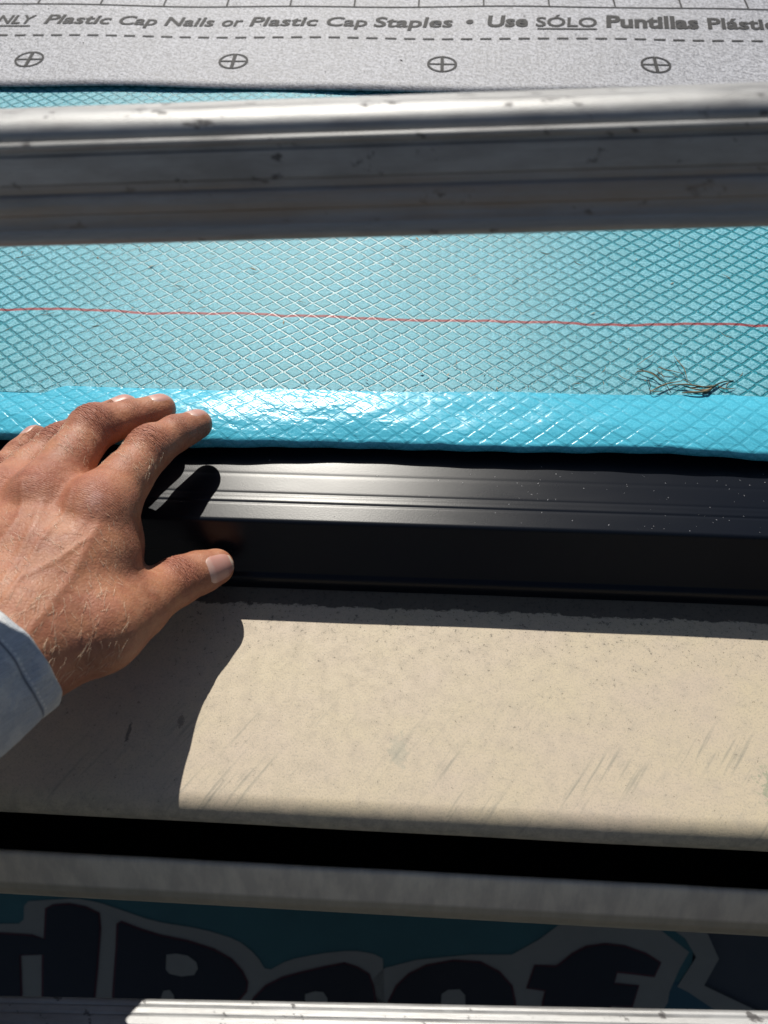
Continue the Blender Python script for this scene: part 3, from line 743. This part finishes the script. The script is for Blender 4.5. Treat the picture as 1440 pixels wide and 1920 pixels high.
# creases over the joints: along-finger coordinate stored per vertex, plus shallow modelled folds
jx = np.zeros(len(V_)); jw = np.zeros(len(V_)); red = np.zeros(len(V_)); disp = np.zeros(len(V_))
for fn in ('index', 'middle', 'ring', 'pinky', 'thumb'):
    P = J[fn]; d = J[fn + '_d']
    for ji, wd_, amp in ((2, 6.0, 1.0), (3, 3.0, .6), (0, 9.0, .35)):
        if fn == 'thumb' and ji != 2: continue
        q = P[ji]; ax = P[min(ji + 1, 4)] - P[max(ji - 1, 0)]; ax = ax / np.linalg.norm(ax)
        rel = V_ - q; u = rel @ ax; rr = np.linalg.norm(rel, axis=1); facing = np.clip(N_v @ d, 0, 1)
        wgt = np.exp(-(u / wd_) ** 2) * (rr < RADS[fn][ji] + 9) * facing ** .7 * amp
        m = wgt > jw; jx[m] = u[m]; jw[m] = wgt[m]
        red = np.maximum(red, np.exp(-(u / (wd_ * 1.3)) ** 2) * (rr < RADS[fn][ji] + 7) * facing * (.9 if ji != 3 else .5))
        if ji == 2:
            side = rel - np.outer(u, ax); sd = side @ np.cross(ax, d)
            for c0, wdt, am in ((-5.2, .75, .3), (-3.1, .7, .6), (-1.0, .65, .8), (1.1, .65, .7), (3.0, .75, .5), (5.2, .75, .25)):
                c1 = c0 + .05 * sd ** 2 * (1 if c0 > 0 else -1) * .35 + .25 * np.sin(sd * 1.3 + c0)
                disp -= .75 * am * np.exp(-((u - c1) / wdt) ** 2) * (rr < RADS[fn][ji] + 4) * facing ** 1.2
fold_a = np.clip(-disp / .7, 0, 1)
scar = np.zeros(len(V_))
qs = cs(180, 938, 308)
scar = np.exp(-(np.linalg.norm((V_ - qs) * np.array([1, 1, .5]), axis=1) / 4.2) ** 2)
# faint veins and tendons standing proud on the back of the hand
def ridge(pts, wdt, amt):
    global disp
    P = [cs(*p) for p in pts]; best = np.full(len(V_), 99.0)
    for a, b in zip(P, P[1:]):
        ab = (b - a)[:2]; t = np.clip(((V_[:, :2] - a[:2]) @ ab) / ab.dot(ab), 0, 1)
        best = np.minimum(best, np.linalg.norm(V_[:, :2] - a[:2] - t[:, None] * ab, axis=1))
    disp = disp + amt * np.exp(-(best / wdt) ** 2) * np.clip(-N_v[:, 2], 0, 1)
ridge([(20, 1160, 285), (60, 1080, 292), (90, 1010, 300), (125, 960, 305), (140, 920, 312)], 1.3, .55)
ridge([(60, 1080, 292), (120, 1045, 295), (165, 1010, 300)], 1.1, .4)
ridge([(-20, 1120, 290), (5, 1040, 298), (45, 970, 305), (60, 905, 318)], 1.3, .5)
ridge([(70, 1190, 280), (120, 1130, 292), (160, 1060, 300), (185, 990, 305)], 1.8, .6)
ridge([(10, 1140, 285), (40, 1060, 292), (70, 985, 300), (84, 940, 308)], 1.8, .6)
V_ = V_ + N_v * disp[:, None]
def c2w(V): return V[:, 0:1] * r_[None] + V[:, 1:2] * d_[None] + V[:, 2:3] * f_[None]
VW = c2w(V_) / 1000; VW[:, 2] += CAMZ
PLOC = W(r_ * wr_r[0] + d_ * wr_r[1] + f_ * wr_r[2])

def mk_skin():
    m = M('tanned_skin'); ob = m.co.outputs['Object']
    A = m.n('Attribute', attribute_name='jx').outputs['Fac']; Wt = m.n('Attribute', attribute_name='jw').outputs['Fac']; Rd = m.n('Attribute', attribute_name='redness').outputs['Fac']
    big = m.noise(ob, 55, 4, .6); mid = m.noise(ob, 260, 4, .65); fine = m.noise(ob, 1500, 2, .6)
    vo = m.n('TexVoronoi', feature='DISTANCE_TO_EDGE'); vo.inputs['Scale'].default_value = 620; vo.inputs['Randomness'].default_value = 1
    dsv = m.n('VectorMath', operation='ADD'); nn = m.n('TexNoise'); nn.inputs['Scale'].default_value = 300; m.l(ob, nn.inputs['Vector'])
    sc_ = m.n('VectorMath', operation='SCALE'); sc_.inputs['Scale'].default_value = .0016; m.l(nn.outputs['Color'], sc_.inputs[0]); m.l(ob, dsv.inputs[0]); m.l(sc_.outputs[0], dsv.inputs[1]); m.l(dsv.outputs[0], vo.inputs['Vector'])
    cells = m.ramp(vo.outputs['Distance'], [(0, 0), (.22, 1)])
    c = m.mix(m.ramp(big, [(.40, 0), (.60, 1)]), (.42, .185, .100), (.30, .120, .066))
    c = m.mix(m.math('MULTIPLY', m.ramp(mid, [(.42, 0), (.62, 1)]), .5), c, (.46, .222, .138))
    c = m.mix(m.math('MULTIPLY', Rd, .38), c, (.36, .105, .072))
    # lines over the knuckles
    wob = m.noise(ob, 330, 3, .6); ph_ = m.math('ADD', m.math('MULTIPLY', A, 3.4), m.math('MULTIPLY', wob, 9))
    ln = m.math('POWER', m.math('ABSOLUTE', m.math('SINE', ph_)), .45)
    crease = m.math('SUBTRACT', 1, m.math('MULTIPLY', m.math('SUBTRACT', 1, ln), m.math('MINIMUM', m.math('MULTIPLY', Wt, 1.3), 1)))
    c = m.mix(m.math('MULTIPLY', m.math('SUBTRACT', 1, crease), .7), c, (.20, .07, .05))
    Fo = m.n('Attribute', attribute_name='fold').outputs['Fac']; Sc = m.n('Attribute', attribute_name='scar').outputs['Fac']
    c = m.mix(m.math('MULTIPLY', Fo, .6), c, (.17, .05, .035))
    blo = m.noise(ob, 120, 3, .6); c = m.mix(m.math('MULTIPLY', m.ramp(blo, [(.45, 0), (.62, 1)]), .4), c, (.35, .12, .078))
    c = m.mix(m.math('MULTIPLY', m.math('MULTIPLY', Sc, m.ramp(mid, [(.4, .2), (.6, 1)])), .75), c, (.58, .33, .29))
    c = m.mix(m.math('MULTIPLY', m.math('SUBTRACT', 1, cells), .14), c, (.22, .09, .06))
    m.set(Base_Color=c, Roughness=m.ramp(mid, [(.3, .46), (.7, .62)]), Subsurface_Weight=.12, Subsurface_Scale=.004, Specular_IOR_Level=.4)
    m.b.inputs['Subsurface Radius'].default_value = (1, .35, .2)
    h = m.math('ADD', m.math('MULTIPLY', cells, .14), m.math('ADD', m.math('MULTIPLY', crease, 1.5), m.math('MULTIPLY', fine, .25)))
    n1 = m.bump(mid, .38, .0010); m.bump(h, .75, .0005, n1); return m.m
M_SKIN = mk_skin()
me = bpy.data.meshes.new('person'); me.from_pydata(VW.tolist(), [], Q_.tolist()); me.update()
me.polygons.foreach_set('use_smooth', [True] * len(me.polygons)); me.materials.append(M_SKIN)
for nm, arr in (('jx', jx), ('jw', jw), ('redness', red), ('fold', fold_a), ('scar', scar)):
    at = me.attributes.new(nm, 'FLOAT', 'POINT'); at.data.foreach_set('value', arr.astype(np.float32))
person = bpy.data.objects.new('person', me); col.objects.link(person)
tag(person, 'left hand and forearm in a grey blue sleeve reaching over the roof edge, thumb below', 'person')
print('hand verts', len(VW))

# nails
from mathutils.bvhtree import BVHTree
bvh = BVHTree.FromPolygons([tuple(v) for v in V_], [tuple(q) for q in Q_])
M_NAIL = M('fingernail'); nb = M_NAIL.noise(M_NAIL.co.outputs['Object'], 120, 3)
M_NAIL.set(Base_Color=M_NAIL.ramp(M_NAIL.math('ADD', M_NAIL.xyz(M_NAIL.co.outputs['UV'])[0], M_NAIL.math('MULTIPLY', M_NAIL.math('SUBTRACT', nb, .5), .12)), [(.0, (.26, .10, .07)), (.07, (.56, .36, .30)), (.2, (.54, .33, .28)), (.3, (.48, .25, .205)), (.86, (.48, .25, .205)), (.91, (.64, .52, .42))]), Roughness=.42, Subsurface_Weight=.1, Subsurface_Scale=.002, Coat_Weight=.3); M_NAIL = M_NAIL.m
def nail(fn, dors, wid, length, offs=0.0, rot=0):
    P = J[fn]; ax = P[4] - P[3]; ax /= np.linalg.norm(ax); d = np.array(dors, float); d -= d.dot(ax) * ax; d /= np.linalg.norm(d)
    sd = np.cross(ax, d); n, m_ = 15, 13; vs = []; r = RADS[fn][4]
    for i in range(n):
        u = -1 + 2 * i / (n - 1)
        for j in range(m_):
            w__ = -1 + 2 * j / (m_ - 1)
            # superellipse outline
            k = (1 - abs(u) ** 3.0) ** (1 / 3.0) if u > 0 else (1 - abs(u) ** 2.6) ** (1 / 2.6)
            k = max(k, .12)
            a = w__ * k * wid / 2 / (r + .6)
            base = P[4] + ax * (offs + u * length / 2)
            dirn = d * math.cos(a * 1.05) + sd * math.sin(a * 1.05)
            o_ = base + dirn * 25; hitp = bvh.ray_cast(Vector(o_), Vector(-dirn), 40)
            q = np.array(hitp[0]) if hitp[0] is not None else base + dirn * r
            edge = max(abs(u), abs(w__))
            q = q + dirn * (.42 * (1 - edge ** 6) - .22 + (.3 if u > .75 else 0))
            vs.append(W(r_ * q[0] + d_ * q[1] + f_ * q[2]))
    fs = [(i * m_ + j, (i + 1) * m_ + j, (i + 1) * m_ + j + 1, i * m_ + j + 1) for i in range(n - 1) for j in range(m_ - 1)]
    return mesh('fingernail', vs, fs, M_NAIL, person, True, [(i / (n - 1), j / (m_ - 1)) for i in range(n) for j in range(m_)])
nail('index', (-.15, -1, -.75), 11, 12, .5); nail('middle', (-.15, -1, -.75), 11.5, 12.5, .5); nail('ring', (-.1, -1, -.7), 10.5, 12, .5)
nail('pinky', (-.55, -.75, -.6), 8.5, 9.5, .3); nail('thumb', (.1, .1, -1), 14.5, 15.5, -1.0)

# fine pale hairs on the back of the hand and fingers
M_HAIR = M('blond_body_hair'); M_HAIR.set(Base_Color=(.95, .80, .60), Roughness=.3, Specular_IOR_Level=.8); M_HAIR = M_HAIR.m
rs = np.random.RandomState(5); Ls = []
px_ = 720 + V_[:, 0] / V_[:, 2] * F; py_ = 960 + V_[:, 1] / V_[:, 2] * F
dz = -N_v[:, 2]
okz = (dz > .25) & (py_ > 800) & (py_ < 1290) & (px_ > -25) & (px_ < 330)
dens = np.zeros(len(V_))
dens[okz & (py_ > 960) & (px_ < 235)] = 1.0
for fn in ('index', 'middle', 'ring', 'pinky'):
    q = (J[fn][1] * .8 + J[fn][2] * .2); dens[okz & (np.linalg.norm(V_ - q, axis=1) < RADS[fn][1] + 4)] = 2.6
q = cs(60, 1170, 285); dens[okz & (np.linalg.norm(V_ - q, axis=1) < 34)] = 1.7
pr_ = dens / dens.sum(); ids = rs.choice(len(V_), 460, p=pr_)
for i in ids:
    p = V_[i]; n = N_v[i]; fl = np.array([-.45, -.55, 0]) if py_[i] < 1120 else np.array([.2, -.75, 0])
    fl = fl + rs.randn(3) * .2; fl -= fl.dot(n) * n; fl /= np.linalg.norm(fl)
    L = rs.uniform(2.0, 5.2) * (1.3 if py_[i] > 1120 else .85); lift = rs.uniform(.08, .25); pts = []
    bend = np.cross(fl, n) * rs.randn() * .25
    for t in (0, .25, .5, .75, 1):
        pts.append(p + fl * L * t + n * (lift * L * (t - .55 * t * t) + .04) + bend * L * t * t)
    PW = [W(r_ * a[0] + d_ * a[1] + f_ * a[2]) for a in pts]
    Ls.append(tube(PW, [5.5e-5, 6e-5, 5.5e-5, 4e-5, 1.5e-5], 3))
v, f = merge(Ls); mesh('body_hair', v, f, M_HAIR, person, True, kind='stuff')

# sleeve
def mk_cloth():
    m = M('chambray_cloth'); uv = m.co.outputs['UV']; ob = m.co.outputs['Object']
    wv = m.n('TexWave', wave_type='BANDS', bands_direction='X'); wv.inputs['Scale'].default_value = .45; wv.inputs['Distortion'].default_value = 1.5; m.l(m.mapv(uv, (1, 1, 1)), wv.inputs['Vector'])
    wv2 = m.n('TexWave', wave_type='BANDS', bands_direction='Y'); wv2.inputs['Scale'].default_value = .35; wv2.inputs['Distortion'].default_value = 1.5; m.l(m.mapv(uv, (1, 1, 1)), wv2.inputs['Vector'])
    sl = m.noise(m.mapv(uv, (.12, 1.6, 1)), 1, 4, .7); bl = m.noise(ob, 90, 4, .65)
    a = m.math('ADD', m.math('MULTIPLY', wv.outputs[1], .5), m.math('MULTIPLY', wv2.outputs[1], .5))
    c = m.mix(m.ramp(sl, [(.3, 0), (.7, 1)]), (.36, .385, .42), (.56, .58, .60))
    c = m.mix(m.math('MULTIPLY', m.ramp(bl, [(.48, 0), (.58, 1)]), .6), c, (.68, .68, .66))
    c = m.mix(m.math('MULTIPLY', m.ramp(a, [(.2, 1), (.6, 0)]), .35), c, (.20, .24, .30))
    # stitched hem line
    U = m.xyz(uv); st = m.math('ABSOLUTE', m.math('SUBTRACT', U[0], 9)); hem = m.ramp(st, [(.25, 1), (.6, 0)])
    c = m.mix(m.math('MULTIPLY', hem, .7), c, (.06, .07, .10))
    dsh = m.math('GREATER_THAN', m.math('FRACT', m.math('DIVIDE', U[1], 2.2)), .45); st2 = m.ramp(m.math('ABSOLUTE', m.math('SUBTRACT', U[0], 7.6)), [(.2, 1), (.5, 0)])
    c = m.mix(m.math('MULTIPLY', m.math('MULTIPLY', st2, dsh), .6), c, (.75, .75, .72))
    m.set(Base_Color=c, Roughness=.85, Sheen_Weight=.2)
    n1 = m.bump(bl, .8, .003); m.bump(m.math('SUBTRACT', m.math('ADD', a, sl), m.math('MULTIPLY', hem, 2)), .5, .0005, n1); return m.m
M_CLOTH = mk_cloth()
rim_c = cs(12, 1235, 284); ax = np.array([-.543, .414, -.73]); ax /= np.linalg.norm(ax)
maj = np.array([-.74, .176, .65]); maj -= maj.dot(ax) * ax; maj /= np.linalg.norm(maj); mnr = np.cross(ax, maj)
n, m_ = 44, 96; vs, uv = [], []
for i in range(n):
    t = (i / (n - 1)); L = 330 * t ** 1.6
    for j in range(m_):
        a = 2 * math.pi * j / m_
        ra, rb = 30.3 + L * .075, 23.6 + L * .10
        fold = 1 + .012 * math.sin(13 * a + L * .3) + .025 * math.sin(3 * a + L * .05) + .035 * math.sin(5 * a + L * .16 + 1) * min(1, L / 14) + (.02 * math.exp(-((L - 9) / 2.2) ** 2)) * -1 + (.03 if L < 12.5 else 0) * 1
        q = rim_c + ax * (L + 1.3 * math.sin(2 * a + .6) + .5 * math.sin(5 * a)) + maj * math.cos(a) * ra * fold + mnr * math.sin(a) * rb * fold
        vs.append(W(r_ * q[0] + d_ * q[1] + f_ * q[2])); uv.append((L, a * 28))
fs = [(i * m_ + j, i * m_ + (j + 1) % m_, (i + 1) * m_ + (j + 1) % m_, (i + 1) * m_ + j) for i in range(n - 1) for j in range(m_)]
fs.append(tuple((n - 1) * m_ + j for j in range(m_)))
o = mesh('sleeve', vs, fs, M_CLOTH, person, True, uv, label='grey blue chambray sleeve with a stitched cuff hem'); solid(o, 1.1, 0)

# ------------------------------------------------------------------ the rest of the person, unseen on the ladder behind the camera, added to block sky light
def skinned(name, verts, edges, mat, lv=2):
    me = bpy.data.meshes.new(name); me.from_pydata([W(v[:3]) for v in verts], edges, []); o = bpy.data.objects.new(name, me); col.objects.link(o)
    o.parent = person; me.materials.append(mat)
    k = o.modifiers.new('skin', 'SKIN'); k.use_smooth_shade = True
    for i, v in enumerate(verts):
        q = me.skin_vertices[0].data[i]; q.radius = (v[3] / 1000, v[4] / 1000); q.use_root = (i == 0)
    u = o.modifiers.new('sub', 'SUBSURF'); u.levels = lv; u.render_levels = lv; return o
M_SHIRT = plain('shirt_cloth', (.13, .15, .19), .9, 0, .2, 60); M_TROU = plain('work_trousers', (.06, .055, .045), .9, 0, .2, 60)
M_SK2 = plain('plain_skin', (.40, .19, .12), .55, 0, .1, 60); M_CAP = plain('cap_cloth', (.05, .06, .09), .9, 0, .2, 60)
q = rim_c + ax * 300; el = r_ * q[0] + d_ * q[1] + f_ * q[2]
skinned('shirt', [(0, -330, -640, 170, 120), (0, -325, -420, 165, 115), (0, -320, -210, 185, 120), (0, -315, -90, 90, 80), (-150, -300, -120, 80, 75), (-210, -240, -150, 62, 60), (el[0] * .6 - 90, -110, el[2] - 20, 55, 55), (el[0], el[1], el[2], 50, 48),
        (150, -300, -120, 80, 75), (215, -250, -170, 62, 60), (255, -170, -320, 52, 52), (190, -120, -210, 44, 44)],
        [(0, 1), (1, 2), (2, 3), (3, 4), (4, 5), (5, 6), (6, 7), (3, 8), (8, 9), (9, 10), (10, 11)], M_SHIRT)
skinned('trousers', [(0, -330, -720, 165, 120), (-95, -320, -860, 88, 88), (-105, -270, -1220, 62, 64), (-100, -330, -1600, 48, 50), (95, -320, -860, 88, 88), (105, -270, -1220, 62, 64), (100, -330, -1600, 48, 50)], [(0, 1), (1, 2), (2, 3), (0, 4), (4, 5), (5, 6)], M_TROU)
skinned('head', [(0, -315, -60, 52, 52), (0, -305, 20, 56, 56), (0, -285, 75, 70, 80), (0, -290, 140, 74, 92), (0, -295, 190, 60, 72)], [(0, 1), (1, 2), (2, 3), (3, 4)], M_SK2)
skinned('cap', [(0, -300, 165, 86, 104), (0, -300, 215, 66, 80)], [(0, 1)], M_CAP)
for sx in (-100, 100): skinned('boot', [(sx, -335, -1620, 50, 52), (sx, -320, -1700, 46, 44), (sx, -215, -1715, 44, 34)], [(0, 1), (1, 2)], M_CAP)
